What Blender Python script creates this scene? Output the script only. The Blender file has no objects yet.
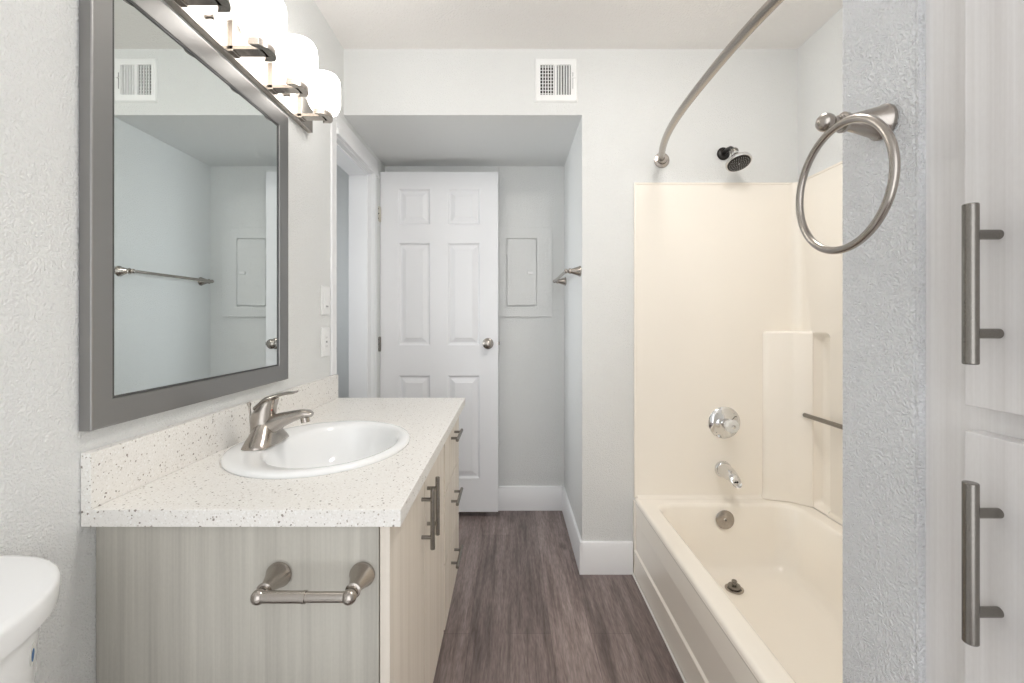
import bpy, bmesh, math
from mathutils import Vector, Matrix
PI = math.pi
SC = bpy.context.scene
COL = SC.collection

# ------------------------------------------------------------------ camera, world, exposure, lights
CAM_H = 1.178
cam_d = bpy.data.cameras.new('camera')
cam = bpy.data.objects.new('camera', cam_d); COL.objects.link(cam)
cam.location = (0, 0, CAM_H); cam.rotation_euler = (PI / 2, 0, 0)
cam_d.sensor_width = 36; cam_d.lens = 445 / 1024 * 36
cam_d.shift_x = 2 / 1024; cam_d.shift_y = -21.5 / 1024
cam_d.clip_start = 0.02
SC.camera = cam
world = bpy.data.worlds.new('world'); SC.world = world
world.use_nodes = True
world.node_tree.nodes['Background'].inputs[0].default_value = (0.97, 0.985, 1.0, 1)
world.node_tree.nodes['Background'].inputs[1].default_value = 1.1
SC.view_settings.view_transform = 'Standard'
SC.view_settings.look = 'None'
SC.view_settings.gamma = 1
SC.view_settings.use_curve_mapping = False
SC.view_settings.exposure = 1.16
SC.cycles.diffuse_bounces = 7
SC.cycles.max_bounces = 14
SC.cycles.sample_clamp_indirect = 6
LAMP = 2.6          # vanity shades
FILL_DOME = 21.5          # added fill dome under the ceiling, above the frame
ha = bpy.data.lights.new('hall_fill_top', 'AREA'); ha.energy = 1.0; ha.size = .35; ha.color = (.96, .98, 1)  # added fill lamp over the hall, out of view
hl = bpy.data.objects.new('hall_fill_top', ha); COL.objects.link(hl); hl.location = (-1.5, 2.0, 2.42)
hw_ = bpy.data.lights.new('hall_fill_side', 'AREA'); hw_.energy = 2.3; hw_.size = .9; hw_.spread = math.radians(75); hw_.color = (.90, .95, 1)  # added cool fill aimed through the doorway, no window behind it
hw = bpy.data.objects.new('hall_fill_side', hw_); COL.objects.link(hw); hw.location = (-2.05, 2.05, 1.35); hw.rotation_euler = (0, -PI / 2, 0)

# ------------------------------------------------------------------ materials
def new_mat(name):
    m = bpy.data.materials.new(name); m.use_nodes = True
    nt = m.node_tree; b = nt.nodes['Principled BSDF']
    return m, nt, b
def N(nt, t, **kw):
    n = nt.nodes.new(t)
    for k, v in kw.items():
        if k.startswith('_'): setattr(n, k[1:], v)
        else: n.inputs[k.replace('0', ' ')].default_value = v
    return n
def coords(nt, scale=(1, 1, 1), rot=(0, 0, 0)):
    tc = nt.nodes.new('ShaderNodeTexCoord'); mp = nt.nodes.new('ShaderNodeMapping')
    mp.inputs['Scale'].default_value = scale; mp.inputs['Rotation'].default_value = rot
    nt.links.new(tc.outputs['Object'], mp.inputs['Vector'])
    return mp.outputs['Vector']
def plain(name, col, rough=.5, metal=0, emit=0, spec=None, coat=0):
    m, nt, b = new_mat(name)
    b.inputs['Base Color'].default_value = (*col, 1)
    b.inputs['Roughness'].default_value = rough
    b.inputs['Metallic'].default_value = metal
    if coat: b.inputs['Coat Weight'].default_value = coat
    if emit:
        b.inputs['Emission Color'].default_value = (1, .965, .925, 1)
        b.inputs['Emission Strength'].default_value = emit
    return m
def varied(name, col, rough, scale, amount, metal=0, bump=0, bscale=60, stretch=(1, 1, 1)):
    """plain colour with a light procedural variation"""
    m, nt, b = new_mat(name)
    v = coords(nt, stretch)
    n = N(nt, 'ShaderNodeTexNoise', Scale=scale, Detail=3.0); nt.links.new(v, n.inputs['Vector'])
    r = nt.nodes.new('ShaderNodeValToRGB'); nt.links.new(n.outputs['Fac'], r.inputs['Fac'])
    r.color_ramp.elements[0].position = .3; r.color_ramp.elements[1].position = .7
    r.color_ramp.elements[0].color = (*[c * (1 - amount) for c in col], 1)
    r.color_ramp.elements[1].color = (*[min(1, c * (1 + amount)) for c in col], 1)
    nt.links.new(r.outputs['Color'], b.inputs['Base Color'])
    b.inputs['Roughness'].default_value = rough; b.inputs['Metallic'].default_value = metal
    if bump:
        n2 = N(nt, 'ShaderNodeTexNoise', Scale=bscale, Detail=2.0); nt.links.new(v, n2.inputs['Vector'])
        bp = N(nt, 'ShaderNodeBump', Strength=bump, Distance=.002)
        nt.links.new(n2.outputs['Fac'], bp.inputs['Height']); nt.links.new(bp.outputs['Normal'], b.inputs['Normal'])
    return m
def wall_mat(name, col, strength=.5, scale=75):
    m, nt, b = new_mat(name)
    v = coords(nt, (1, 1, 1))
    n = N(nt, 'ShaderNodeTexNoise', Scale=scale, Detail=2.0, Roughness=.5, Distortion=.25); nt.links.new(v, n.inputs['Vector'])
    r = nt.nodes.new('ShaderNodeValToRGB'); nt.links.new(n.outputs['Fac'], r.inputs['Fac'])
    r.color_ramp.elements[0].position = .38; r.color_ramp.elements[1].position = .66
    n3 = N(nt, 'ShaderNodeTexNoise', Scale=1.3, Detail=2.0); nt.links.new(v, n3.inputs['Vector'])
    mx = nt.nodes.new('ShaderNodeMix'); mx.data_type = 'RGBA'
    mx.inputs[6].default_value = (*[c * .985 for c in col], 1); mx.inputs[7].default_value = (*[min(1, c * 1.015) for c in col], 1)
    nt.links.new(n3.outputs['Fac'], mx.inputs[0]); nt.links.new(mx.outputs[2], b.inputs['Base Color'])
    b.inputs['Roughness'].default_value = .6
    bp = N(nt, 'ShaderNodeBump', Strength=strength, Distance=.0021)
    nt.links.new(r.outputs['Color'], bp.inputs['Height']); nt.links.new(bp.outputs['Normal'], b.inputs['Normal'])
    return m
def wood_mat(name, dark, light, rough=.45):
    """vertical-grain laminate: stretched along Z"""
    m, nt, b = new_mat(name)
    v = coords(nt, (1, 1, .022))
    n = N(nt, 'ShaderNodeTexNoise', Scale=24.0, Detail=5.0, Roughness=.62, Distortion=.25); nt.links.new(v, n.inputs['Vector'])
    v2 = coords(nt, (1, 1, .012))
    n2 = N(nt, 'ShaderNodeTexNoise', Scale=240.0, Detail=2.0); nt.links.new(v2, n2.inputs['Vector'])
    v3 = coords(nt, (1, 1, .5))
    n4 = N(nt, 'ShaderNodeTexNoise', Scale=260.0, Detail=2.0); nt.links.new(v3, n4.inputs['Vector'])
    a = nt.nodes.new('ShaderNodeMath'); a.operation = 'MULTIPLY_ADD'; a.inputs[1].default_value = .18
    nt.links.new(n2.outputs['Fac'], a.inputs[0]); 
    s = nt.nodes.new('ShaderNodeMath'); s.operation = 'MULTIPLY'; s.inputs[1].default_value = .78
    nt.links.new(n.outputs['Fac'], s.inputs[0]); nt.links.new(s.outputs[0], a.inputs[2])
    a2 = nt.nodes.new('ShaderNodeMath'); a2.operation = 'MULTIPLY_ADD'; a2.inputs[1].default_value = .08
    nt.links.new(n4.outputs['Fac'], a2.inputs[0]); nt.links.new(a.outputs[0], a2.inputs[2])
    r = nt.nodes.new('ShaderNodeValToRGB'); nt.links.new(a2.outputs[0], r.inputs['Fac'])
    r.color_ramp.elements[0].position = .36; r.color_ramp.elements[1].position = .66
    r.color_ramp.elements[0].color = (*dark, 1); r.color_ramp.elements[1].color = (*light, 1)
    nt.links.new(r.outputs['Color'], b.inputs['Base Color']); b.inputs['Roughness'].default_value = rough
    return m
def floor_mat():
    m, nt, b = new_mat('vinyl plank')
    v = coords(nt, (1, 1, 1), (0, 0, PI / 2))
    br = nt.nodes.new('ShaderNodeTexBrick'); nt.links.new(v, br.inputs['Vector'])
    br.inputs['Scale'].default_value = 1; br.inputs['Brick Width'].default_value = 1.22; br.inputs['Row Height'].default_value = .152
    br.inputs['Mortar Size'].default_value = .0009; br.inputs['Mortar Smooth'].default_value = .3; br.offset = .37
    br.inputs['Color1'].default_value = (.80, .80, .80, 1); br.inputs['Color2'].default_value = (1.1, 1.1, 1.1, 1)
    br.inputs['Mortar'].default_value = (.55, .55, .55, 1)
    v2 = coords(nt, (1, .07, 1))
    n = N(nt, 'ShaderNodeTexNoise', Scale=48.0, Detail=5.0, Roughness=.65, Distortion=.5); nt.links.new(v2, n.inputs['Vector'])
    v3 = coords(nt, (1, .1, 1))
    n3 = N(nt, 'ShaderNodeTexNoise', Scale=9.0, Detail=3.0, Roughness=.6, Distortion=.8); nt.links.new(v3, n3.inputs['Vector'])
    ad = nt.nodes.new('ShaderNodeMath'); ad.operation = 'MULTIPLY_ADD'; ad.inputs[1].default_value = .5
    sc = nt.nodes.new('ShaderNodeMath'); sc.operation = 'MULTIPLY'; sc.inputs[1].default_value = .5
    nt.links.new(n3.outputs['Fac'], sc.inputs[0]); nt.links.new(n.outputs['Fac'], ad.inputs[0]); nt.links.new(sc.outputs[0], ad.inputs[2])
    r = nt.nodes.new('ShaderNodeValToRGB'); nt.links.new(ad.outputs[0], r.inputs['Fac'])
    e = r.color_ramp.elements
    e[0].position = .37; e[0].color = (.135, .10, .093, 1); e[1].position = .66; e[1].color = (.40, .325, .305, 1)
    k = e.new(.5); k.color = (.265, .208, .195, 1)
    vk = coords(nt, (3.4, 1.5, 1), (0, 0, .15))
    dn = N(nt, 'ShaderNodeTexNoise', Scale=6.0, Detail=3.0); nt.links.new(vk, dn.inputs['Vector'])
    dv = nt.nodes.new('ShaderNodeVectorMath'); dv.operation = 'MULTIPLY_ADD'; dv.inputs[1].default_value = (.16, .16, 0)
    nt.links.new(dn.outputs['Color'], dv.inputs[0]); nt.links.new(vk, dv.inputs[2])
    vo = N(nt, 'ShaderNodeTexVoronoi', Scale=1.6); nt.links.new(dv.outputs[0], vo.inputs['Vector'])
    kr = nt.nodes.new('ShaderNodeMapRange'); kr.inputs[1].default_value = .02; kr.inputs[2].default_value = .13; kr.inputs[3].default_value = .5; kr.inputs[4].default_value = 1
    nt.links.new(vo.outputs['Distance'], kr.inputs[0])
    fg = N(nt, 'ShaderNodeTexNoise', Scale=190.0, Detail=2.0); vf = coords(nt, (1, .12, 1)); nt.links.new(vf, fg.inputs['Vector'])
    fr_ = nt.nodes.new('ShaderNodeMapRange'); fr_.inputs[1].default_value = .3; fr_.inputs[2].default_value = .7; fr_.inputs[3].default_value = .72; fr_.inputs[4].default_value = 1.12
    nt.links.new(fg.outputs['Fac'], fr_.inputs[0])
    km = nt.nodes.new('ShaderNodeMath'); km.operation = 'MULTIPLY'; nt.links.new(kr.outputs[0], km.inputs[0]); nt.links.new(fr_.outputs[0], km.inputs[1])
    ks = nt.nodes.new('ShaderNodeVectorMath'); ks.operation = 'SCALE'; nt.links.new(r.outputs['Color'], ks.inputs[0]); nt.links.new(km.outputs[0], ks.inputs['Scale'])
    mx = nt.nodes.new('ShaderNodeMix'); mx.data_type = 'RGBA'; mx.blend_type = 'MULTIPLY'; mx.inputs[0].default_value = 1
    nt.links.new(ks.outputs[0], mx.inputs[6]); nt.links.new(br.outputs['Color'], mx.inputs[7])
    nt.links.new(mx.outputs[2], b.inputs['Base Color']); b.inputs['Roughness'].default_value = .42
    bp = N(nt, 'ShaderNodeBump', Strength=.25, Distance=.001); nt.links.new(n.outputs['Fac'], bp.inputs['Height'])
    nt.links.new(bp.outputs['Normal'], b.inputs['Normal'])
    return m
def quartz_mat():
    m, nt, b = new_mat('speckled quartz')
    prev = None
    base = (.84, .82, .785)
    def specks(scale, thr, pick, col, prev):
        v = coords(nt, (1, 1, 1), (.3, .2, .5))
        nz = N(nt, 'ShaderNodeTexNoise', Scale=scale * 1.7, Detail=1.0); nt.links.new(v, nz.inputs['Vector'])
        av = nt.nodes.new('ShaderNodeVectorMath'); av.operation = 'MULTIPLY_ADD'
        av.inputs[1].default_value = (.5 / scale,) * 3
        nt.links.new(nz.outputs['Color'], av.inputs[0]); nt.links.new(v, av.inputs[2])
        vo = N(nt, 'ShaderNodeTexVoronoi', Scale=scale); nt.links.new(av.outputs[0], vo.inputs['Vector'])
        lt = nt.nodes.new('ShaderNodeMath'); lt.operation = 'LESS_THAN'; lt.inputs[1].default_value = thr
        nt.links.new(vo.outputs['Distance'], lt.inputs[0])
        sp = nt.nodes.new('ShaderNodeSeparateColor'); nt.links.new(vo.outputs['Color'], sp.inputs[0])
        gt = nt.nodes.new('ShaderNodeMath'); gt.operation = 'GREATER_THAN'; gt.inputs[1].default_value = pick
        nt.links.new(sp.outputs[0], gt.inputs[0])
        ml = nt.nodes.new('ShaderNodeMath'); ml.operation = 'MULTIPLY'
        nt.links.new(lt.outputs[0], ml.inputs[0]); nt.links.new(gt.outputs[0], ml.inputs[1])
        mx = nt.nodes.new('ShaderNodeMix'); mx.data_type = 'RGBA'
        nt.links.new(ml.outputs[0], mx.inputs[0])
        if prev: nt.links.new(prev, mx.inputs[6])
        else: mx.inputs[6].default_value = (*base, 1)
        mx.inputs[7].default_value = (*col, 1)
        return mx.outputs[2]
    p = specks(300, .5, .68, (.76, .74, .70), None)
    p = specks(230, .42, .72, (.90, .89, .87), p)
    p = specks(190, .30, .82, (.45, .40, .35), p)
    p = specks(120, .27, .88, (.30, .26, .23), p)
    nt.links.new(p, b.inputs['Base Color']); b.inputs['Roughness'].default_value = .3
    return m
def brushed(name, col, rough, stretch=(1, 1, 1)):
    m, nt, b = new_mat(name)
    v = coords(nt, stretch)
    n = N(nt, 'ShaderNodeTexNoise', Scale=1500.0, Detail=1.0); nt.links.new(v, n.inputs['Vector'])
    mr = nt.nodes.new('ShaderNodeMapRange'); mr.inputs[3].default_value = rough - .015; mr.inputs[4].default_value = rough + .015
    nt.links.new(n.outputs['Fac'], mr.inputs[0]); nt.links.new(mr.outputs[0], b.inputs['Roughness'])
    b.inputs['Base Color'].default_value = (*col, 1); b.inputs['Metallic'].default_value = 1
    return m

M = dict(
    wall=wall_mat('painted textured drywall', (.795, .805, .797), .7, 260),
    wall_rough=wall_mat('painted knockdown drywall', (.90, .915, .935), 1.0, 290),
    ceil=wall_mat('ceiling paint', (.88, .86, .84), .6, 120),
    white=varied('white gloss paint', (.87, .875, .885), .35, 3, .012),
    door=varied('white door paint', (.86, .865, .88), .38, 3, .01),
    plate=varied('white plastic', (.86, .865, .86), .3, 5, .01),
    floor=floor_mat(), quartz=quartz_mat(),
    wood=wood_mat('pale vertical grain laminate', (.415, .397, .355), (.59, .568, .51)),  # vanity laminate with the cooler shade of the side painted in
    wood_lit=wood_mat('warm pale laminate', (.68, .615, .53), (.82, .76, .68)),  # same vanity laminate, warm light on the fronts put into the colour
    woodl=wood_mat('whitewashed laminate', (.70, .68, .67), (.86, .85, .85)),
    cream=varied('cream gelcoat', (.93, .88, .80), .22, 1.5, .02),
    porcelain=varied('white porcelain', (.88, .89, .895), .1, 2, .006),
    nickel=brushed('brushed nickel', (.43, .395, .36), .25),
    nickel_d=brushed('brushed nickel dark', (.25, .235, .215), .27),
    frame=brushed('pewter frame finish', (.32, .315, .31), .38),
    lip=varied('pewter lip in shadow tone', (.10, .10, .10), .35, 20, .1, metal=.6),  # real lip, its dark tone stands in for the frame's shadow
    chrome=varied('chrome', (.72, .72, .72), .08, 2, .01, metal=1),
    bronze=varied('black bronze', (.018, .016, .015), .3, 20, .2, metal=.4),
    dark=varied('dark gap', (.02, .02, .02), .8, 20, .2),
    mirror=varied('mirror silver', (.76, .80, .79), .0, 1, .004, metal=1),
    caulk=varied('white caulk', (.82, .82, .80), .5, 30, .03),
    greyp=varied('grey plastic', (.35, .35, .35), .5, 20, .05),
    blue=varied('blue sticker ink', (.02, .12, .32), .4, 20, .05),
    shade=plain('lit frosted glass', (.9, .88, .84), .4, emit=LAMP),
    dome=plain('added fill dome', (.9, .9, .9), .4, emit=FILL_DOME),
    brass=varied('satin hinge metal', (.70, .66, .58), .3, 20, .03, metal=.8),
)
def glass_mat():
    m, nt, b = new_mat('clear acrylic')
    b.inputs['Base Color'].default_value = (.95, .95, .93, 1); b.inputs['Roughness'].default_value = .08
    b.inputs['Transmission Weight'].default_value = .35; b.inputs['IOR'].default_value = 1.3
    n = N(nt, 'ShaderNodeTexNoise', Scale=90.0); bp = N(nt, 'ShaderNodeBump', Strength=.3, Distance=.001)
    nt.links.new(n.outputs['Fac'], bp.inputs['Height']); nt.links.new(bp.outputs['Normal'], b.inputs['Normal'])
    return m
M['acrylic'] = glass_mat()

# ------------------------------------------------------------------ mesh helpers
def origin_of(o):
    v = Vector((0, 0, 0))
    while o: v += o.location; o = o.parent
    return v
class MB:
    def __init__(s): s.bm = bmesh.new()
    def box(s, x0, x1, y0, y1, z0, z1):
        v = [s.bm.verts.new((x, y, z)) for x in (x0, x1) for y in (y0, y1) for z in (z0, z1)]
        for f in ((0, 1, 3, 2), (4, 6, 7, 5), (0, 4, 5, 1), (2, 3, 7, 6), (0, 2, 6, 4), (1, 5, 7, 3)):
            s.bm.faces.new([v[i] for i in f])
        return s
    def rings(s, rings, cap0=True, cap1=True, closed=False):
        R = [[s.bm.verts.new(p) for p in r] for r in rings]
        n = len(R[0]); L = len(R)
        for i in range(L if closed else L - 1):
            a, b = R[i], R[(i + 1) % L]
            for k in range(n):
                s.bm.faces.new((a[k], a[(k + 1) % n], b[(k + 1) % n], b[k]))
        if not closed:
            if cap0: s.bm.faces.new(R[0][::-1])
            if cap1: s.bm.faces.new(R[-1])
        return s
    def loft(s, secs, n=20, power=2.0, **kw):
        """secs: (centre, u, v) elliptical or superelliptical sections"""
        rs = []
        for c, u, v in secs:
            c, u, v = Vector(c), Vector(u), Vector(v); r = []
            for k in range(n):
                a = 2 * PI * k / n; ca, sa = math.cos(a), math.sin(a)
                x = math.copysign(abs(ca) ** (2 / power), ca); y = math.copysign(abs(sa) ** (2 / power), sa)
                r.append(c + u * x + v * y)
            rs.append(r)
        return s.rings(rs, **kw)
    def lathe(s, prof, o=(0, 0, 0), d=(0, 0, 1), n=28, hint=(0, 0, 1)):
        """prof: (distance along d, radius)"""
        o, d = Vector(o), Vector(d).normalized()
        h = Vector(hint)
        if abs(d.dot(h)) > .95: h = Vector((1, 0, 0))
        u = d.cross(h).normalized(); v = d.cross(u)
        return s.loft([(o + d * t, u * max(r, 1e-4), v * max(r, 1e-4)) for t, r in prof], n=n)
    def cyl(s, a, b, r, r2=None, n=20):
        a, b = Vector(a), Vector(b)
        return s.lathe([(0, r), ((b - a).length, r if r2 is None else r2)], a, b - a, n)
    def tube(s, pts, r, n=14, closed=False, rr=None, flat=1.0, up=(0, 0, 1)):
        pts = [Vector(p) for p in pts]; L = len(pts); secs = []
        up = Vector(up)
        for i, p in enumerate(pts):
            if closed: t = pts[(i + 1) % L] - pts[i - 1]
            else: t = pts[min(i + 1, L - 1)] - pts[max(i - 1, 0)]
            t.normalize()
            u = t.cross(up)
            u = u.normalized() if u.length > 1e-4 else Vector((1, 0, 0))
            v = u.cross(t).normalized()
            q = rr[i] if rr else r
            secs.append((p, u * q, v * q * flat))
        return s.loft(secs, n=n, closed=closed)
    def prism(s, poly, axis, a, b):
        """poly in the two other axes (in xyz order), extruded a..b along axis"""
        def P(p, t):
            return {'x': (t, p[0], p[1]), 'y': (p[0], t, p[1]), 'z': (p[0], p[1], t)}[axis]
        return s.rings([[P(p, a) for p in poly], [P(p, b) for p in poly]])
    def build(s, name, mat, parent=None, bevel=0, seg=2, subsurf=0, sharp=35, kind=None, origin=None, mats=None):
        bmesh.ops.recalc_face_normals(s.bm, faces=s.bm.faces)
        me = bpy.data.meshes.new(name); s.bm.to_mesh(me); s.bm.free()
        o = bpy.data.objects.new(name, me); COL.objects.link(o)
        me.materials.append(M[mat] if isinstance(mat, str) else mat)
        if parent is not None:
            o.parent = parent; off = origin_of(parent)
        else:
            if origin is not None: off = Vector(origin)
            else:
                c = [v.co for v in me.vertices]
                off = Vector(((min(v.x for v in c) + max(v.x for v in c)) / 2, (min(v.y for v in c) + max(v.y for v in c)) / 2, min(v.z for v in c)))
            if kind == 'structure': off = Vector((0, 0, 0))
            o.location = off
        me.transform(Matrix.Translation(-off))
        if sharp:
            for p in me.polygons: p.use_smooth = True
            me.set_sharp_from_angle(angle=math.radians(sharp))
        if bevel:
            b = o.modifiers.new('bevel', 'BEVEL'); b.width = bevel; b.segments = seg; b.limit_method = 'ANGLE'; b.angle_limit = math.radians(40)
            b.harden_normals = True
        if subsurf:
            b = o.modifiers.new('sub', 'SUBSURF'); b.levels = b.render_levels = subsurf
        if kind: o['kind'] = kind
        return o
def thing(name, label, cat, loc, group=None):
    o = bpy.data.objects.new(name, None); COL.objects.link(o); o.location = loc
    o.empty_display_size = .05
    o['label'] = label; o['category'] = cat
    if group: o['group'] = group
    return o
def tag(o, label, cat, group=None):
    o['label'] = label; o['category'] = cat
    if group: o['group'] = group
    return o
def rrect(x0, x1, y0, y1, r, z, n=8):
    pts = []
    for cx, cy, a0 in ((x1 - r, y1 - r, 0), (x0 + r, y1 - r, PI / 2), (x0 + r, y0 + r, PI), (x1 - r, y0 + r, 1.5 * PI)):
        for k in range(n + 1):
            a = a0 + PI / 2 * k / n
            pts.append((cx + r * math.cos(a), cy + r * math.sin(a), z))
    return pts

# ------------------------------------------------------------------ the room
WL = -.775           # left wall face
D1 = 2.072           # end wall of the tub / bulkhead face
D2 = 2.763           # back wall of the door alcove
AX = .336            # right wall of the alcove
CE = 2.44
SOF = 2.132
BX = 1.340           # long wall of the tub
TX = .577            # tub apron
OY0, OY1, OZ = 1.962, 2.508, 2.012   # doorway in the left wall
YB = -1.5

def st(b, name, mat='wall', **k): return b.build(name, mat, kind='structure', **k)
st(MB().box(-2.2, BX + .12, YB, D2 + .12, -.1, 0), 'floor', 'floor')
st(MB().box(-2.2, BX + .12, YB, D2 + .12, CE, CE + .1), 'ceiling', 'ceil')
b = MB().box(WL - .115, WL, YB, OY0, 0, CE).box(WL - .115, WL, OY1, D2, 0, CE).box(WL - .115, WL, OY0, OY1, OZ, CE)
st(b, 'wall_left')
st(MB().box(-2.2, BX + .12, D2, D2 + .12, 0, CE), 'wall_back')
st(MB().box(WL, AX, D1, D2, SOF, CE), 'wall_bulkhead')
st(MB().box(AX, BX, D1, D2, 0, CE), 'wall_end')
st(MB().box(BX + .05, BX + .12, YB, D2, 0, CE), 'wall_right')
st(MB().box(BX, BX + .05, YB, D1, 1.8115, CE), 'wall_right_upper')
st(MB().box(BX, BX + .05, YB, .646, 0, 1.8115), 'wall_right_near')
st(MB().box(.48, BX, .527, .645, 0, CE), 'wall_partition', 'wall_rough', bevel=.004)
st(MB().box(-2.2, -2.1, YB, D2, 0, CE), 'wall_hall')
# the hall ends just this side of the doorway
st(MB().box(-2.1, WL - .115, .9, 1.0, 0, CE), 'wall_hall_end')

# baseboards
def base_prof(t=.014, h=.149): return [(0, 0), (t, 0), (t, h - .012), (t - .004, h - .003), (t - .009, h), (0, h)]
def bb(name, axis, a, c, pos, sgn):
    poly = [(pos + sgn * p[0], p[1]) for p in base_prof()]
    st(MB().prism(poly, axis, a, c), name, 'white')
bb('baseboard_back', 'x', WL, AX - .014, D2, -1)
bb('baseboard_alcove', 'y', D1 - .014, D2, AX, -1)
bb('baseboard_end', 'x', AX, TX - .008, D1, -1)
bb('baseboard_hall', 'y', 1.0, D2, -2.1, 1)

# door lining and casing
b = MB().box(WL - .125, WL + .002, OY1 - .018, OY1, 0, OZ).box(WL - .125, WL + .002, OY0, OY0 + .012, 0, OZ).box(WL - .125, WL + .002, OY0, OY1, OZ - .018, OZ)
b.box(WL - .125, WL - .020, OY1 - .026, OY1 - .018, 0, OZ - .018).box(WL - .125, WL - .020, OY0, OY1 - .018, OZ - .026, OZ - .018)
st(b, 'trim_1', 'white', bevel=.002)
def casing(w=.078):
    return [(0, 0), (.019, 0), (.019, .018), (.012, .026), (.012, .05), (.009, .056), (.009, w - .008), (.004, w), (0, w)]
b = MB()
P = casing()
b.prism([(WL + p[0], OZ - .012 + p[1]) for p in casing(.100)[::-1]], 'y', OY0 + .002, OY1 + .066)   # head
b.prism([(WL + p[0], OY1 - .012 + p[1]) for p in P], 'z', 0, OZ - .012)               # far side
st(b, 'trim_2', 'white')
b = MB().box(WL, WL + .010, OY0 - .048, OY0 + .006, .9385, OZ + .05)
st(b, 'trim_3', 'white', bevel=.004)
s_ = MB().lathe([(-.003, .0), (0, .026), (.004, .026), (.008, .01)], (0, 0, 0), (1, 0, 0))
bm = MB(); bm.loft([((WL - .004, OY0 + .014, 1.043), (0, .012, 0), (0, 0, .030)), ((WL + .003, OY0 + .013, 1.043), (0, .009, 0), (0, 0, .028))], n=16)
s_.bm.free()
sp = bm.build('strike_plate', 'nickel_d'); tag(sp, 'dark oval strike plate on the near edge of the doorway', 'strike plate')

# ------------------------------------------------------------------ door
s = 168.0
dx0, dx1 = -.772, -.071; dy = 445 / s; dz0, dz1 = .036, 2.060; th = .035
door = bpy.data.objects.new('door_1', None); COL.objects.link(door); door.location = (dx0, dy, dz0)
door['kind'] = 'structure'
b = MB()
xs = [dx0, -.664, -.476, -.371, -.18, dx1]
zs = [dz0, .235, .847, 1.027, 1.636, 1.746, 1.958, dz1]
for face, sg in ((dy, 1), (dy + th, -1)):
    for i in range(5):
        for j in range(7):
            X0, X1, Z0, Z1 = xs[i], xs[i + 1], zs[j], zs[j + 1]
            if i in (1, 3) and j in (1, 3, 5):
                rs = []
                for ins, dep in ((0, 0), (.004, .004), (.010, .012), (.018, .0125), (.042, .003), (.043, .0015)):
                    y = face + sg * dep
                    rs.append([(X0 + ins, y, Z0 + ins), (X1 - ins, y, Z0 + ins), (X1 - ins, y, Z1 - ins), (X0 + ins, y, Z1 - ins)])
                b.rings(rs, cap0=False)
            else:
                v = [b.bm.verts.new(p) for p in ((X0, face, Z0), (X1, face, Z0), (X1, face, Z1), (X0, face, Z1))]
                b.bm.faces.new(v)
b.rings([[(dx0, y, dz0), (dx1, y, dz0), (dx1, y, dz1), (dx0, y, dz1)] for y in (dy, dy + th)], cap0=False, cap1=False)
bmesh.ops.remove_doubles(b.bm, verts=b.bm.verts, dist=1e-5)
b.build('door_panel', 'door', door, sharp=20)
kx, kz = -.131, 1.038
knobp = [(0, .033), (.004, .033), (.008, .028), (.010, .014), (.028, .011), (.034, .018), (.044, .028), (.056, .029), (.064, .022), (.067, .010), (.068, .0)]
k = MB().lathe(knobp, (kx, dy, kz), (0, -1, 0)).build('door_knob', 'nickel', door); k['label'] = 'round satin nickel knob facing the room'
k = MB().lathe([(t * .8, r) for t, r in knobp], (kx, dy + th, kz), (0, 1, 0)).build('door_knob', 'nickel', door); k['label'] = 'knob on the hidden face of the door'
MB().box(dx1 - .002, dx1 + .009, dy + .010, dy + .024, kz - .012, kz + .010).build('latch', 'nickel_d', door, bevel=.002)
for hz, mm, lb in ((1.805, 'brass', 'pale top hinge'), (1.035, 'nickel_d', 'dark middle hinge'), (.26, 'nickel_d', 'dark lower hinge')):
    h = MB().box(WL - .008, WL + .006, dy - .030, dy - .002, hz - .042, hz + .042)
    h.cyl((WL + .002, dy - .008, hz - .044), (WL + .002, dy - .008, hz + .044), .0065)
    h.box(WL + .002, WL + .008, dy - .003, dy - .0005, hz - .04, hz + .04)
    h = h.build('hinge', mm, door); h['label'] = lb
    sc_ = MB()
    for dz in (-.028, 0, .028): sc_.lathe([(-.002, .004), (.0012, .0035)], (WL - .001 + (.003 if dz == 0 else 0), dy - .0298, hz + dz), (0, -1, 0), n=10)
    sc_.build('screws', 'dark', h)

# ------------------------------------------------------------------ electrical access panel on the back wall
p = thing('access_panel', 'white painted electrical access panel set in the wall behind the door', 'access panel', (.07, D2, 1.197))
fr = MB()
fr.rings([[(a0, y, c0), (a1, y, c0), (a1, y, c1), (a0, y, c1)] for a0, a1, c0, c1, y in
          ((-.13, .262, 1.197, 1.749, D2), (-.13, .262, 1.197, 1.749, D2 - .012), (-.128, .260, 1.199, 1.747, D2 - .014), (-.023, .166, 1.261, 1.682, D2 - .014), (-.023, .166, 1.261, 1.682, D2 - .002))], cap0=False)
fr.build('frame', 'wall', p)
d = MB().rings([[(q[0], y, q[1]) for q in [(a[0], a[1]) for a in rrect(-.017, .160, 1.268, 1.676, .008, 0, 4)]] for y in (D2 - .002, D2 - .020)])
d = d.build('panel_door', 'wall', p, bevel=.0015)
MB().box(.108, .142, D2 - .028, D2 - .019, 1.458, 1.475).build('latch', 'plate', d, bevel=.003)
for z in (1.60, 1.34): MB().cyl((-.021, D2 - .018, z - .02), (-.021, D2 - .018, z + .02), .004, n=10).build('hinge', 'wall', p)

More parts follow.
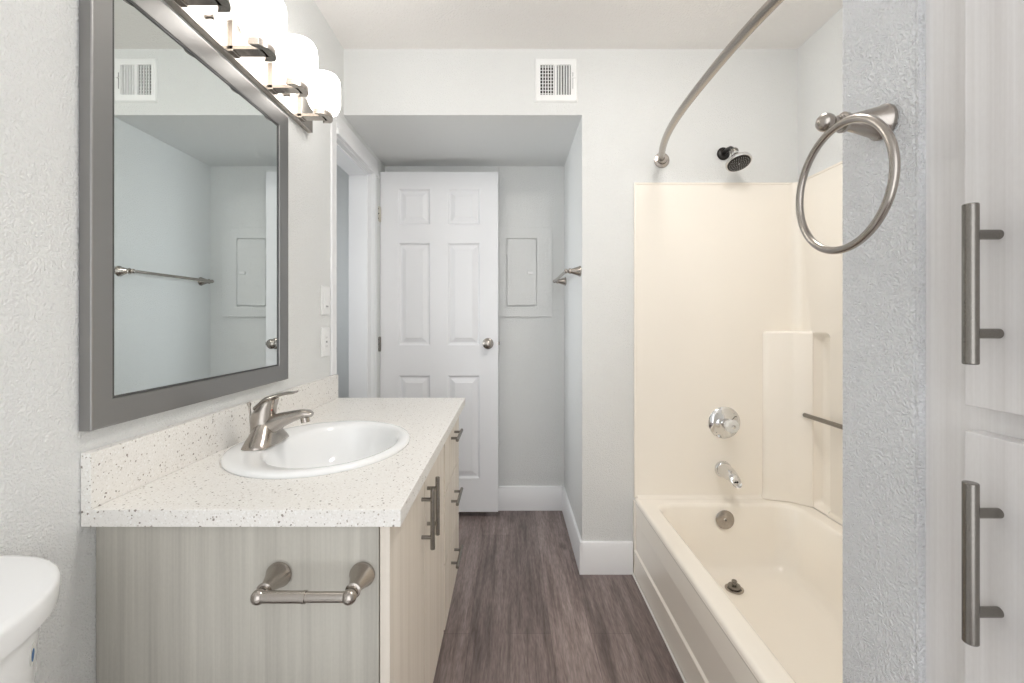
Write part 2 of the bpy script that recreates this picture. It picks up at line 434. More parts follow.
# ------------------------------------------------------------------ vent register on the bulkhead
v = thing('vent_register', 'white square air vent with vertical louvres on the bulkhead', 'vent', (.215, D1, 2.19))
x0, x1, z0, z1 = .116, .314, 2.190, 2.393
gx0, gx1, gz0, gz1 = .141, .282, 2.222, 2.362
b = MB().rings([[(a, y, c) for a, c in ((p0, q0), (p1, q0), (p1, q1), (p0, q1))] for p0, p1, q0, q1, y in
    ((x0, x1, z0, z1, D1), (x0, x1, z0, z1, D1 - .003), (x0 + .006, x1 - .006, z0 + .006, z1 - .006, D1 - .009), (gx0, gx1, gz0, gz1, D1 - .009), (gx0, gx1, gz0, gz1, D1 - .0012))], cap0=False, cap1=False)
b.build('frame', 'plate', v)
MB().box(gx0, gx1, D1 - .0012, D1 + .0, gz0, gz1).build('duct_shade', 'dark', v)  # dark sheet on the wall, painted shade for the unlit duct
for k in range(5):                                  # fine crossed grille on the left half
    cx = gx0 + .0115 + k * .0125
    MB().box(cx - .0022, cx + .0022, D1 - .0085, D1 - .0015, gz0, gz1).build('louvre', 'plate', v)
for k in range(9):
    cz = gz0 + (gz1 - gz0) * (k + .5) / 9
    MB().box(gx0, gx0 + .064, D1 - .0045, D1 - .0015, cz - .0011, cz + .0011).build('cross_louvre', 'plate', v)
MB().box(gx0 + .0655, gx0 + .0765, D1 - .0095, D1 - .0015, gz0, gz1).build('centre_bar', 'plate', v)
for k in range(5):                                  # slanted louvres on the right half
    cx = gx0 + .0835 + k * .0125
    MB().prism([(cx - .0035, D1 - .002), (cx + .0005, D1 - .009), (cx + .0042, D1 - .009), (cx, D1 - .002)], 'z', gz0, gz1).build('louvre', 'plate', v)
MB().box(.290, .2925, D1 - .011, D1 - .008, 2.25, 2.325).build('lever_slot', 'greyp', v)
MB().box(.290, .300, D1 - .017, D1 - .008, 2.298, 2.304).build('lever', 'plate', v, bevel=.001)

# ------------------------------------------------------------------ brushed posts shared by the bath accessories
def post_prof(L, r0=.0255):
    return [(0, r0 * .92), (.002, r0), (.006, r0), (.009, r0 * .9), (L * .45, r0 * .60), (L * .66, r0 * .44), (L * .68, r0 * .56), (L * .74, r0 * .58), (L * .76, r0 * .42), (L * .82, r0 * .40)]
def ball(b, c, r, d=(0, 0, 1), n=20):
    b.lathe([(r * -math.cos(PI * k / 10), r * math.sin(PI * k / 10)) for k in range(11)], c, d, n)

# towel bar in the alcove
t = thing('towel_bar', 'long brushed nickel towel bar on the alcove side wall beside the door', 'towel bar', (AX, 2.39, 1.41))
for yy in (2.113, 2.672):
    b = MB().lathe(post_prof(.072), (AX, yy, 1.41), (-1, 0, 0)); ball(b, (AX - .069, yy, 1.41), .011)
    b.build('post', 'nickel', t)
MB().cyl((AX - .069, 2.113, 1.41), (AX - .069, 2.672, 1.41), .0075).build('bar', 'nickel', t)

# ------------------------------------------------------------------ vanity cabinet
VX = -.224           # face of doors
Y0, Y1 = .829, 1.925
v = thing('vanity_cabinet', 'pale wood-grain vanity cabinet with doors and drawers under the speckled countertop', 'cabinet', (-.5, 1.38, 0))
CT0 = .8045           # underside of the worktop
b = MB().box(WL + .002, VX - .0215, Y0 + .018, Y1, .10, CT0 - .001)
b.bm.faces.ensure_lookup_table()
bmesh.ops.delete(b.bm, geom=[f for f in b.bm.faces if f.calc_center_median().z > CT0 - .01], context='FACES_ONLY')
b.box(WL + .002, VX - .0215, Y0 + .018, Y1, .10, .118).build('carcass', 'wood', v)
b = MB().box(WL + .010, VX - .0205, Y0, Y0 + .018, 0, CT0 - .001).build('side_panel', 'wood', v, bevel=.0008)
MB().box(WL + .001, WL + .010, Y0 + .003, Y0 + .017, 0, CT0 - .001).build('scribe_strip', 'wood', v)
MB().box(VX - .080, VX - .066, Y0 + .018, Y1, 0, .100).build('toe_kick', 'wood', v)
def bar_handle(parent, c, d, face, L=.156, cc=.096, r=.006, mat='nickel_d', rp=.0048):
    """c centre of the bar, d axis of the bar, face x of the surface behind it"""
    c, d = Vector(c), Vector(d)
    b = MB().lathe([(0, r * .9), (.0008, r), (L - .0008, r), (L, r * .9)], c - d * L / 2, d)
    for q in (-.5, .5):
        p_ = c + d * cc * q
        b.cyl(p_, (face, p_.y, p_.z), rp)
    return b.build('handle', mat, parent)
for (a, c, hy) in ((Y0 + .001, 1.163, 1.128), (1.168, 1.503, 1.204)):
    d = MB().box(VX - .0185, VX, a, c, .121, CT0 - .004).build('door', 'wood_lit', v, bevel=.0008)
    bar_handle(d, (VX + .028, hy, .675), (0, 0, 1), VX)
for (za, zb, hz) in ((.591, CT0 - .004, .735), (.351, .584, .499), (.126, .344, .268)):
    d = MB().box(VX - .0185, VX + .0035, 1.509, Y1 - .008, za, zb).build('drawer', 'wood_lit', v, bevel=.0008)
    bar_handle(d, (VX + .0300, 1.715, hz), (0, 1, 0), VX + .0035)

# ------------------------------------------------------------------ countertop with backsplash
CZ = .836
cx_, cy_, sa, sb = -.506, 1.211, .227, .258
w = thing('countertop', 'speckled quartz countertop with backsplash on the vanity', 'countertop', (-.486, 1.38, CT0))
X0, X1, YN, YF = WL + .001, -.197, .802, 1.960
def rect_pt(a):
    c, s2 = math.cos(a), math.sin(a)
    tx = ((X1 - cx_) if c > 0 else (X0 - cx_)) / c if abs(c) > 1e-9 else 1e9
    ty = ((YF - cy_) if s2 > 0 else (YN - cy_)) / s2 if abs(s2) > 1e-9 else 1e9
    t_ = min(tx, ty); return (cx_ + c * t_, cy_ + s2 * t_)
angs = sorted([2 * PI * k / 72 for k in range(72)] + [math.atan2(yy - cy_, xx - cx_) % (2 * PI) for xx in (X0, X1) for yy in (YN, YF)])
hs = .93
inner = [(cx_ + hs * sa * math.cos(a), cy_ + hs * sb * math.sin(a)) for a in angs]
outer = [rect_pt(a) for a in angs]
b = MB().rings([[(*q, CT0) for q in inner], [(*q, CT0) for q in outer], [(*q, CZ) for q in outer], [(*q, CZ) for q in inner]], closed=True)
b.build('worktop', 'quartz', w, bevel=.0015)
MB().box(WL + .0005, WL + .0195, YN, YF, CZ, CZ + .102).build('backsplash', 'quartz', w, bevel=.0012)

# ------------------------------------------------------------------ sink
sk = thing('sink', 'white oval drop-in sink in the countertop', 'sink', (cx_, cy_, CZ))
b = MB()
R = [(.94, .94, 0, -.004), (.995, .995, 0, .0005), (1.0, 1.0, 0, .005), (.99, .99, 0, .010), (.96, .965, 0, .0125), (.90, .92, .004, .0125),
     (.74, .835, .030, .0105), (.715, .815, .032, .006), (.69, .795, .033, -.004), (.66, .77, .034, -.03), (.61, .71, .034, -.07), (.50, .58, .034, -.105), (.32, .36, .034, -.128), (.11, .09, .034, -.136)]
n = 64
rs = [[(cx_ + dx + sa * fa * math.cos(2 * PI * k / n), cy_ + sb * fb * math.sin(2 * PI * k / n), CZ + z) for k in range(n)] for fa, fb, dx, z in R]
rs2 = [[(cx_ + dx + sa * (fa * .985 + .02) * math.cos(2 * PI * k / n), cy_ + sb * (fb * .985 + .02) * math.sin(2 * PI * k / n), CZ + z - .008) for k in range(n)] for fa, fb, dx, z in R[:6:-1]]
b.rings(rs + rs2[:-1], cap0=False, cap1=False)
b.build('basin', 'porcelain', sk, sharp=60)
MB().lathe([(0, .021), (.003, .021), (.004, .017), (.0045, .0)], (cx_ + .034, cy_, CZ - .137), (0, 0, 1)).build('drain', 'nickel', sk)

# ------------------------------------------------------------------ faucet
fz = CZ + .0125
fx, fy = -.657, 1.200
f = thing('faucet', 'brushed nickel single lever faucet on the back of the oval sink', 'faucet', (fx, fy, fz))
b = MB(); secs = []
for k in range(21):                                  # base with sloping wings, along the wall
    t = -1 + 2 * k / 20; ct = max(math.cos(t * PI / 2), 0)
    e_ = (1 - abs(t) ** 4) ** .5
    hw = .011 + .025 * e_; hh = .004 + .010 * e_ + .056 * ct ** 1.5
    r = []
    for q in range(24):
        a = 2 * PI * q / 24
        zz = math.sin(a); r.append((fx + hw * math.cos(a) * (1 - .22 * max(zz, 0)), fy + t * .079, fz + (hh * zz if zz > 0 else 0)))
    secs.append(r)
b.rings(secs)
b.build('base', 'nickel', f, sharp=60)
b = MB()
path = [((-.014, .016), .026, .022), ((.000, .034), .029, .026), ((.016, .048), .027, .025), ((.040, .060), .0225, .020), ((.070, .070), .019, .015), ((.096, .0765), .018, .0125), ((.114, .077), .017, .0105), ((.123, .0745), .012, .006)]
secs = []
for i, ((px, pz), wy, wv) in enumerate(path):
    a0 = path[max(i - 1, 0)][0]; a1 = path[min(i + 1, len(path) - 1)][0]
    tx, tz = a1[0] - a0[0], a1[1] - a0[1]; L = math.hypot(tx, tz)
    secs.append(((fx + px, fy, fz + pz), (0, wy, 0), (-tz / L * wv, 0, tx / L * wv)))
b.loft(secs, n=24, power=2.3)
b.cyl((fx + .103, fy, fz + .071), (fx + .106, fy, fz + .054), .0115)
b.build('spout', 'nickel', f, sharp=50)
b = MB().loft([((fx - .006, fy, fz + .034), (.031, 0, 0), (0, .034, 0)), ((fx - .009, fy, fz + .060), (.031, 0, .005), (0, .033, 0)),
               ((fx - .006, fy, fz + .085), (.031, 0, .010), (0, .031, 0)), ((fx + .002, fy, fz + .104), (.030, 0, .015), (0, .028, 0)), ((fx + .006, fy, fz + .114), (.020, 0, .011), (0, .019, 0))], n=24)
b.build('handle_hub', 'nickel', f, sharp=50)
b = MB().loft([((fx - .026, fy, fz + .092), (0, .018, 0), (-.003, 0, .006)), ((fx + .002, fy, fz + .115), (0, .024, 0), (-.003, 0, .007)), ((fx + .030, fy, fz + .126), (0, .022, 0), (-.0015, 0, .005)),
               ((fx + .054, fy, fz + .132), (0, .018, 0), (-.0008, 0, .004)), ((fx + .074, fy, fz + .1335), (0, .015, 0), (0, 0, .0035)), ((fx + .082, fy, fz + .1365), (0, .011, 0), (0, 0, .003))], n=18)
b.build('lever', 'nickel', f, sharp=50)
MB().lathe([(0, .003), (.002, .0032), (.003, .0)], (fx + .0195, fy - .012, fz + .090), (1, -.45, .2), n=12).build('indicator', plain('red dot', (.30, .03, .025), .4), f)
b = MB().cyl((fx - .036, fy - .004, fz + .002), (fx - .043, fy - .004, fz + .096), .0028, n=12)
b.lathe([(0, .003), (.006, .0052), (.011, .0052), (.013, .003)], (fx - .043, fy - .004, fz + .096), (-.15, 0, 1), n=14)
b.build('lift_rod', 'nickel', f)

# ------------------------------------------------------------------ mirror
m_ = thing('wall_mirror', 'large rectangular mirror in a pewter frame above the vanity', 'mirror', (WL, 1.157, .978))
MY0, MY1, MZ0, MZ1 = .799, 1.512, .978, 1.868
def rr(ins, x): return [(x, MY0 + ins, MZ0 + ins), (x, MY1 - ins, MZ0 + ins), (x, MY1 - ins, MZ1 - ins), (x, MY0 + ins, MZ1 - ins)]
MB().rings([rr(0, WL + .001), rr(0, WL + .021), rr(.0015, WL + .0225), rr(.004, WL + .0230), rr(.049, WL + .0175), rr(.050, WL + .0155), rr(.053, WL + .0155), rr(.053, WL + .001)], closed=True).build('frame', 'frame', m_, sharp=12)
MB().rings([rr(.0532, WL + .002), rr(.0532, WL + .0135)]).build('mirror_glass', 'mirror', m_, sharp=0)
MB().rings([rr(.0502, WL + .0145), rr(.0502, WL + .0160), rr(.0545, WL + .0160), rr(.0545, WL + .0138)], closed=True).build('inner_lip', 'lip', m_, sharp=12)

# ------------------------------------------------------------------ vanity light
vl = thing('vanity_light', 'brushed nickel four-shade vanity light above the mirror', 'wall light', (WL, 1.306, 1.892))
MB().box(WL + .001, WL + .022, .905, 1.70, 1.892, 1.995).build('backplate', 'nickel', vl, bevel=.002)
for yy in (1.115, 1.50):
    MB().lathe([(0, .004), (.006, .004), (.007, .006), (.012, .006), (.013, .004)], (WL + .022, yy, 1.937), (1, 0, 0), n=14).build('screw', 'nickel_d', vl)
for yy in (1.012, 1.213, 1.412, 1.606):
    a = MB().box(WL + .021, WL + .031, yy - .018, yy + .018, 1.901, 1.984)
    a.box(WL + .021, -.664, yy - .018, yy + .018, 1.905, 1.916)
    a = a.build('arm', 'nickel', vl, bevel=.0012)
    rs = []
    for k in range(13):                              # bowed bar across the front of the glass
        t = -1 + k / 6; y_ = yy + t * .040
        off = -.020 * t * t
        rs.append([(-.672 + off, y_, 1.905), (-.642 + off, y_, 1.905), (-.642 + off, y_, 1.9255), (-.672 + off, y_, 1.9255)])
    MB().rings(rs).build('bowed_bar', 'nickel', a, bevel=.001)
    rs = []
    nn = 40
    for z_, q in ((1.924, .40), (1.926, .62), (1.930, .80), (1.943, .93), (1.960, 1.0), (2.03, 1.0), (2.045, .96), (2.055, .86), (2.060, .66), (2.061, .4)):
        r = []
        for k in range(nn):
            a_ = 2 * PI * k / nn; ca, sn = math.cos(a_), math.sin(a_)
            ux = math.copysign(abs(ca) ** (2 / 2.8), ca) * .050; uy = math.copysign(abs(sn) ** (2 / 2.8), sn) * .056
            r.append((-.666 + ux * q - .012 * (uy / .056) ** 2, yy + uy * q, z_))
        rs.append(r)
    MB().rings(rs).build('shade', 'shade', vl, sharp=60)

# ------------------------------------------------------------------ wall plates beside the doorway
def wall_plate(name, z, label, cat):
    t = thing(name, label, cat, (WL, 1.862, z))
    MB().box(WL + .0005, WL + .006, 1.822, 1.902, z - .060, z + .060).build('plate', 'plate', t, bevel=.002)
    return t
t = wall_plate('light_switch', 1.259, 'white rocker light switch on the wall, upper of two plates beside the doorway', 'light switch')
MB().prism([(WL + .005, 1.227), (WL + .009, 1.227), (WL + .0065, 1.293), (WL + .005, 1.293)], 'y', 1.845, 1.879).build('rocker', 'plate', t, bevel=.0006)
MB().box(WL + .008, WL + .011, 1.852, 1.872, 1.232, 1.238).build('indicator', 'greyp', t)
t = wall_plate('power_outlet', 1.087, 'white power outlet just above the backsplash, lower of two plates', 'power outlet')
i_ = MB().box(WL + .005, WL + .0078, 1.845, 1.879, 1.053, 1.121).build('receptacle', 'plate', t, bevel=.0006)
for zc in (1.105, 1.069):
    MB().box(WL + .0076, WL + .0081, 1.855, 1.857, zc - .004, zc + .004).box(WL + .0076, WL + .0081, 1.866, 1.868, zc - .004, zc + .004).build('slots', 'greyp', i_)
MB().box(WL + .0076, WL + .009, 1.856, 1.868, 1.083, 1.091).build('test_button', 'greyp', i_)

# ------------------------------------------------------------------ toilet paper holder on the vanity side
t = thing('toilet_paper_holder', 'brushed nickel toilet paper holder without a roll on the vanity side panel', 'toilet paper holder', (-.351, Y0, .7055))
for px in (-.429, -.274):
    b = MB().lathe(post_prof(.072, .0235), (px, Y0, .7055), (0, -1, 0)); ball(b, (px, Y0 - .070, .7055), .0125)
    b.build('post', 'nickel', t)
b = MB().cyl((-.421, Y0 - .070, .7055), (-.349, Y0 - .070, .7055), .0098).cyl((-.351, Y0 - .070, .7055), (-.282, Y0 - .070, .7055), .0088)
b.cyl((-.353, Y0 - .070, .7055), (-.348, Y0 - .070, .7055), .0106)
b.build('roller', 'nickel', t)

# ------------------------------------------------------------------ toilet
tc = .41
t = thing('toilet', 'white toilet with a curved tank lid against the left wall', 'toilet', (WL + .02, tc, 0))
def tank_ring(ax, ay, z, n=48, p=2.5, x0=WL + .012):
    r = []
    for k in range(n // 2 + 1):
        a = -PI / 2 + PI * k / (n // 2); c, s2 = max(math.cos(a), 0), math.sin(a)
        r.append((x0 + ax * c ** (2 / p), tc + ay * math.copysign(abs(s2) ** (2 / p), s2), z))
    return r
MB().rings([tank_ring(.188, .255, .789), tank_ring(.192, .259, .791), tank_ring(.193, .2600, .794), tank_ring(.194, .2615, .819), tank_ring(.1925, .260, .8235), tank_ring(.189, .2565, .826), tank_ring(.183, .25, .827), tank_ring(.12, .17, .8272)]).build('tank_lid', 'porcelain', t, sharp=40)
tk = MB().rings([tank_ring(.135, .190, .42), tank_ring(.155, .212, .44), tank_ring(.168, .230, .60), tank_ring(.179, .243, .792)]).build('tank', 'porcelain', t, sharp=50)
def on_tank(Y, z):   # point on tank front
    f_ = (z - .60) / .192; ax = .168 + .011 * f_; ay = .230 + .013 * f_
    u = min(abs(Y - tc) / ay, 1); return WL + .012 + ax * (1 - u ** 2.5) ** .4
def blob(Yc, zc, ry, rz, lift, mat, name, par):
    rs = []
    for q, l in ((1, -.001), (1, lift), (.5, lift), (.05, lift)):
        rs.append([(on_tank(Yc + ry * q * math.cos(2 * PI * k / 20), zc + rz * q * math.sin(2 * PI * k / 20)) + l, Yc + ry * q * math.cos(2 * PI * k / 20), zc + rz * q * math.sin(2 * PI * k / 20)) for k in range(20)])
    return MB().rings(rs).build(name, mat, par)
st1 = blob(.578, .744, .0075, .0145, .0008, plain('clear sticker', (.72, .72, .68), .3), 'sticker', tk); st1['label'] = 'small oval sticker with a blue mark'
blob(.578, .743, .0034, .0085, .0013, 'blue', 'mark', st1)
def ell(cx, ax, ay, z, n=40, egg=.12):
    return [(cx + ax * math.cos(2 * PI * k / n), tc + ay * math.sin(2 * PI * k / n) * (1 - egg * math.cos(2 * PI * k / n)), z) for k in range(n)]
MB().rings([ell(-.42, .20, .11, 0), ell(-.42, .20, .105, .04), ell(-.40, .19, .10, .16), ell(-.38, .22, .14, .28), ell(-.385, .27, .18, .37), ell(-.385, .275, .185, .395)]).build('bowl', 'porcelain', t, sharp=60)
MB().box(WL + .02, -.52, tc - .11, tc + .11, .30, .42).build('tank_shelf', 'porcelain', t, bevel=.02, seg=3)
MB().rings([ell(-.37, .255, .18, .396), ell(-.37, .26, .185, .402), ell(-.37, .26, .185, .412), ell(-.37, .25, .178, .418)]).build('seat', 'porcelain', t, sharp=60)
MB().rings([ell(-.37, .25, .178, .419), ell(-.37, .257, .182, .424), ell(-.37, .255, .18, .434), ell(-.37, .22, .15, .440)]).build('seat_lid', 'porcelain', t, sharp=60)

# ------------------------------------------------------------------ bathtub
TY0, TY1 = .647, D1 - .001
TX1 = BX - .009
RZ = .354
tb = thing('bathtub', 'cream alcove bathtub along the right side', 'bathtub', (.96, 1.36, 0))
b = MB()
R = [(TX + .012, TX1, TY0, TY1, .004, .02), (TX, TX1, TY0, TY1, .004, RZ - .012), (TX + .003, TX1, TY0, TY1, .006, RZ - .004), (TX + .010, TX1 - .001, TY0, TY1, .008, RZ),
     (TX + .016, TX1 - .006, TY0 + .006, TY1 - .006, .012, RZ), (.640, 1.280, .735, 2.007, .075, RZ), (.645, 1.275, .74, 2.002, .075, RZ - .0005), (.653, 1.268, .748, 1.996, .075, RZ - .004), (.660, 1.262, .756, 1.992, .08, RZ - .018), (.672, 1.250, .80, 1.982, .085, .20), (.690, 1.235, .88, 1.968, .09, .105),
     (.715, 1.215, .93, 1.945, .09, .075), (.75, 1.18, .98, 1.91, .09, .064), (.85, 1.08, 1.1, 1.80, .09, .060)]
b.rings([rrect(*q[:5], q[5], 8) for q in R])
b.build('basin', 'cream', tb, sharp=60)
prof = [(TX + .014, .0), (TX - .003, .0), (TX - .003, .106), (TX - .0055, .112), (TX - .0045, .117), (TX + .002, .124), (TX + .004, .30), (TX + .003, .325), (TX - .001, .338), (TX - .001, .342), (TX + .014, .345)]
b = MB().prism(prof, 'y', TY0, TY1 - .022)
b.box(TX - .005, TX + .014, TY1 - .022, TY1, 0, RZ - .012)
b.build('apron', 'cream', tb, bevel=.002, sharp=15)
c = MB().box(TX - .012, TX - .0055, TY0, TY1, 0, .006).build('caulk_line', 'caulk', tb)
oy = 1.984
o_ = MB().lathe([(0, .040), (.004, .041), (.007, .036), (.008, .008), (.010, .006), (.011, .0)], (.958, oy + .0015, .288), (0, -1, .10), 32).build('overflow_plate', 'nickel', tb)
MB().lathe([(0, .0035), (.001, .0)], (.958, oy - .0095, .2895), (0, -1, .1), 10).build('screw', 'dark', o_)
d_ = MB().lathe([(0, .036), (.0035, .036), (.005, .030), (.002, .024), (.0, .020)], (.930, 1.845, .0625), (0, 0, 1), 28).build('drain_flange', 'nickel', tb)
MB().lathe([(0, .024), (.004, .025), (.012, .023), (.014, .010), (.024, .009), (.027, .011), (.031, .009), (.032, .0)], (.930, 1.845, .068), (0, 0, 1), 24).build('stopper', 'nickel_d', d_)

# ------------------------------------------------------------------ surround
su = thing('shower_surround', 'cream moulded shower surround above the bathtub', 'shower surround', (.96, 1.36, RZ))
ST = 1.811
F1 = D1 - .010       # face of the end panel
b = MB().box(TX + .004, TX1, F1, D1 - .0005, RZ + .001, ST)
b.box(TX - .002, TX + .010, F1 - .004, D1 - .0005, RZ + .001, ST + .004)
b.box(TX + .004, TX1, F1 - .003, D1 - .0005, ST - .006, ST + .004)
b.build('end_panel', 'cream', su, bevel=.003, seg=3)
MB().prism([(F1 + .002, RZ + .0005), (F1 - .012, RZ + .0005), (F1 - .005, RZ + .005), (F1 + .002, RZ + .014)], 'x', TX + .012, TX1).build('cove_bead', 'cream', su, sharp=0)
# long panel with a tall recess
SX = BX - .008
NY0, NY1, NZ0, NZ1 = 1.862, 1.962, .358, 1.118
b = MB()
rs = [[(x, q[0], q[1]) for q in rrect(y0, y1, z0, z1, r, 0, 6)] for y0, y1, z0, z1, r, x in
      ((TY0, D1 - .0005, RZ + .001, ST, .004, SX + .05), (TY0, D1 - .0005, RZ + .001, ST, .004, SX), (NY0 - .012, NY1 + .01, NZ0 + .001, NZ1 + .012, .03, SX), (NY0, NY1, NZ0 + .006, NZ1, .026, SX + .010), (NY0 + .006, NY1 - .006, NZ0 + .016, NZ1 - .012, .024, SX + .040), (NY0 + .012, NY1 - .012, NZ0 + .026, NZ1 - .018, .022, SX + .045))]
b.rings(rs)
b.box(SX - .003, SX + .007, TY0, F1, ST - .004, ST + .004)
b.build('long_panel', 'cream', su, sharp=40)
# concave corner between the two panels
r_ = .04
cv = [(SX + .001, F1 + .001), (SX + .001, F1 - r_)] + [(SX - r_ + r_ * math.cos(PI / 2 * k / 8), F1 - r_ + r_ * math.sin(PI / 2 * k / 8)) for k in range(9)] + [(SX - r_, F1 + .001)]
MB().prism(cv, 'z', RZ + .001, ST + .002).build('corner_cove', 'cream', su, sharp=60)
# corner column between the end panel and the long panel
poly = [(1.168, F1 + .001), (1.170, F1 - .006), (1.178, F1 - .022), (1.188, F1 - .030), (1.266, F1 - .050), (1.280, F1 - .062), (SX - .006, F1 - .106), (SX + .002, F1 - .108), (SX + .002, F1 + .001)]
def sh(k, z): return [(SX + .002 + (q[0] - SX - .002) * k, F1 + .001 + (q[1] - F1 - .001) * k, z) for q in poly]
MB().rings([sh(1.05, RZ + .001), sh(1.01, .375), sh(1.0, .40), sh(1.0, NZ1 - .006), sh(.98, NZ1 + .004), sh(.93, NZ1 + .010)]).build('corner_column', 'cream', su, bevel=.008, seg=3, sharp=60)
gb = MB().cyl((SX - .026, F1 - .090, .757), (SX - .026, 1.21, .757), .0095)
gb.cyl((SX - .026, 1.22, .757), (SX + .001, 1.22, .757), .0095)
gb.build('grab_bar', 'nickel_d', su)

# ------------------------------------------------------------------ tub and shower fittings
t = thing('shower_valve', 'chrome round shower valve with clear knob above the tub spout', 'shower valve', (.992, F1, .703))
MB().lathe([(0, .073), (.003, .0735), (.007, .070), (.013, .052), (.018, .036), (.022, .030)], (.992, F1, .703), (0, -1, 0), 40).build('escutcheon', 'chrome', t)
MB().lathe([(0, .024), (.014, .020), (.030, .016), (.034, .016)], (.992, F1 - .020, .703), (0, -1, 0), 24).build('stem', 'chrome', t)
kb = MB().lathe([(0, .017), (.006, .029), (.030, .032), (.038, .026), (.040, .011)], (.992, F1 - .050, .703), (0, -1, 0), 9).build('knob', 'acrylic', t, bevel=.002, sharp=20)
MB().lathe([(0, .008), (.003, .008), (.004, .004), (.0045, 0)], (.992, F1 - .0895, .703), (0, -1, 0), 14).build('cap', 'chrome', kb)
for a in (.8, 2.3, -.8, -2.3): MB().lathe([(0, .0035), (.001, .003), (.0015, 0)], (.992 + .058 * math.cos(a), F1 - .010, .703 + .058 * math.sin(a)), (0, -1, 0), 10).build('screw', 'greyp', t)
t = thing('tub_spout', 'short chrome tub spout below the round valve', 'tub spout', (.985, F1, .489))
MB().lathe([(0, .037), (.004, .038), (.012, .037), (.014, .033)], (.985, F1, .489), (0, -1, 0), 28).build('flange', 'chrome', t)
b = MB().loft([((.985, F1 - .010, .489), (.032, 0, 0), (0, 0, .031)), ((.985, F1 - .05, .488), (.031, 0, 0), (0, 0, .029)), ((.985, F1 - .09, .484), (.026, 0, 0), (0, 0, .024)),
               ((.985, F1 - .118, .476), (.023, 0, 0), (0, .004, .019)), ((.985, F1 - .134, .466), (.020, 0, 0), (0, .008, .011)), ((.985, F1 - .138, .456), (.013, 0, 0), (0, .010, .001))], n=24, power=2.2)
sp_ = b.build('spout_body', 'chrome', t, sharp=60)
MB().lathe([(0, .004), (.002, .004), (.0025, 0)], (.985, F1 - .133, .474), (0, -1, .25), 12).build('screw', 'dark', sp_)

t = thing('showerhead', 'round showerhead on a short black arm above the surround', 'shower head', (.992, D1, 1.951))
MB().lathe([(0, .029), (.004, .030), (.009, .026), (.013, .014)], (.992, D1, 1.951), (0, -1, 0), 28).build('flange', 'bronze', t)
nrm = Vector((.07, -.42, -.905)).normalized(); hc = Vector((1.000, D1 - .125, 1.868))
neck = hc - nrm * .062
MB().tube([(.992, D1 - .004, 1.951), (.992, D1 - .045, 1.955), (.992, D1 - .070, 1.950), tuple(neck - nrm * .008 + Vector((0, .0, 0)))], .0105, n=16).build('arm', 'bronze', t)
b = MB(); ball(b, neck - nrm * .002, .017)
b.build('swivel', 'nickel_d', t)
hd = MB().lathe([(0, .013), (.012, .015), (.030, .024), (.048, .046), (.056, .0535), (.064, .0545), (.068, .052), (.068, .001)], neck, nrm, 36).build('head', 'chrome', t)
fc = neck + nrm * .0685
MB().lathe([(0, .047), (.002, .047), (.003, .044), (.003, .001)], fc, nrm, 36).build('spray_face', 'bronze', hd)
b = MB(); u_ = nrm.cross(Vector((0, 0, 1))).normalized(); w_ = nrm.cross(u_)
for rad, cnt in ((0, 1), (.012, 8), (.021, 14), (.030, 20), (.039, 26)):
    for k in range(cnt):
        a = 2 * PI * k / cnt; c = fc + nrm * .003 + (u_ * math.cos(a) + w_ * math.sin(a)) * rad
        b.lathe([(0, .0017 if rad else .005), (.0015, .0013 if rad else .004)], c, nrm, 6)
b.build('nozzles', 'greyp', hd)['kind'] = 'stuff'

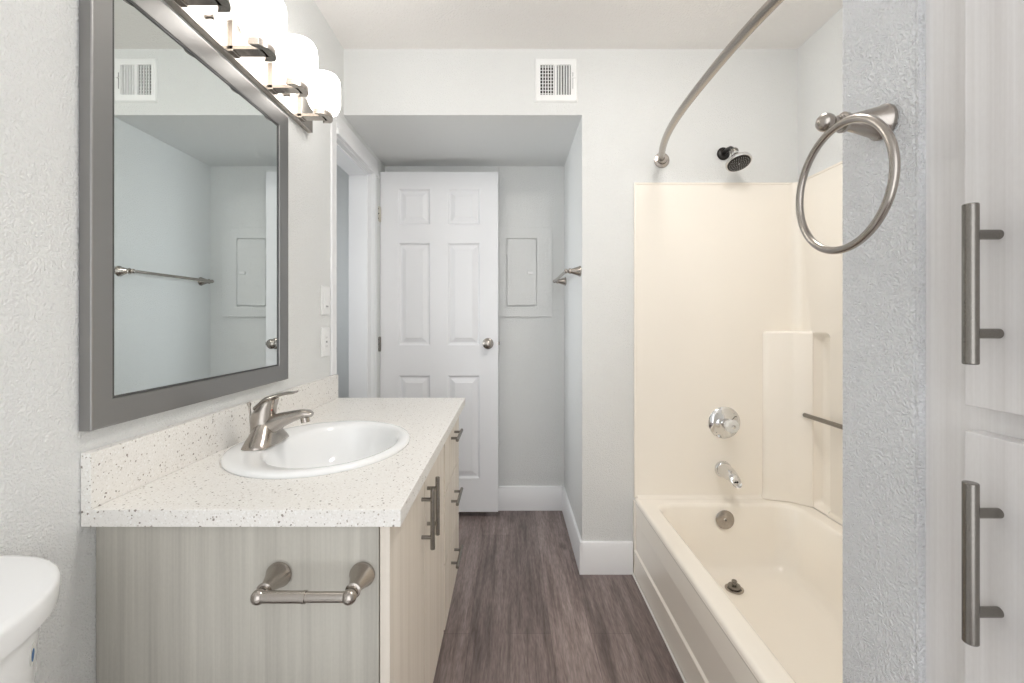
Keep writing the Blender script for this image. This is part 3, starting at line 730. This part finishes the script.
# curved curtain rod
t = thing('shower_curtain_rod', 'curved brushed nickel curtain rod above the bathtub without a curtain', 'curtain rod', (.70, 1.36, 1.92))
RY0, RY1 = .646, D1
pts = []
for k in range(41):
    u = -1 + 2 * k / 40; yy = (RY0 + RY1) / 2 + u * (RY1 - RY0 - .02) / 2
    pts.append((.703 - .100 * (1 - abs(u) ** 2.6) - 0, yy, 1.92))
MB().tube(pts, .0142, n=18).build('rod', 'nickel', t)
for yy, d_ in ((D1, -1), (RY0 - .0, 1)):
    b = MB().lathe([(0, .034), (.004, .036), (.009, .034), (.012, .022), (.030, .018), (.034, .017)], (.705, yy, 1.92), (0, d_, 0), 32)
    b.build('flange', 'nickel', t)

# ------------------------------------------------------------------ towel ring
t = thing('towel_ring', 'brushed nickel towel ring on the partition wall in the foreground', 'towel ring', (.48, .570, 1.431))
b = MB().lathe(post_prof(.074, .022), (.48, .570, 1.431), (-1, 0, 0), 32); ball(b, (.48 - .0755, .570, 1.431), .0115)
b.cyl((.48 - .052, .570, 1.431), (.48 - .0755, .570, 1.431), .007)
b.build('post', 'nickel', t)
rc = Vector((.4025, .542, 1.3400)); rr_ = .0765
MB().tube([(rc.x, rc.y + rr_ * math.cos(2 * PI * k / 72), rc.z + rr_ * math.sin(2 * PI * k / 72)) for k in range(72)],   .0047, n=16, closed=True, up=(1, 0, 0)).build('ring', 'nickel', t)

# ------------------------------------------------------------------ tall linen cabinet, right foreground
LC = thing('linen_cabinet', 'tall whitewashed linen cabinet with bar handles in the right foreground', 'cabinet', (.72, .20, 0))
MB().box(.489, 1.0, -.25, .5265, 0, 2.30).build('carcass', 'woodl', LC, bevel=.001)
MB().box(.4805, .489, .5235, .5268, 0, 2.30).build('caulk_line', 'wall_rough', LC)
DXF = .4695
for za, zb, hz in ((1.090, 2.25, 1.2125), (.11, 1.064, .945)):
    d = MB().box(DXF, .4885, .02, .460, za, zb).build('door', 'woodl', LC, bevel=.0012)
    bar_handle(d, (.4425, .4275, hz), (0, 0, 1), DXF, L=.154, cc=.095, r=.0062)

# ------------------------------------------------------------------ added dome light, unseen fill for the room
t = thing('fill_dome_light', 'unseen round white dome acting as added fill light', 'added fill light', (.55, 1.02, CE - .09))
MB().lathe([(0, .16), (.02, .16), (.022, .15)], (.55, 1.02, CE), (0, 0, -1), 40).build('base', 'nickel', t)
MB().lathe([(.02, .145), (.05, .135), (.075, .09), (.088, .03), (.09, .001)], (.55, 1.02, CE), (0, 0, -1), 40).build('dome', 'dome', t, sharp=60)
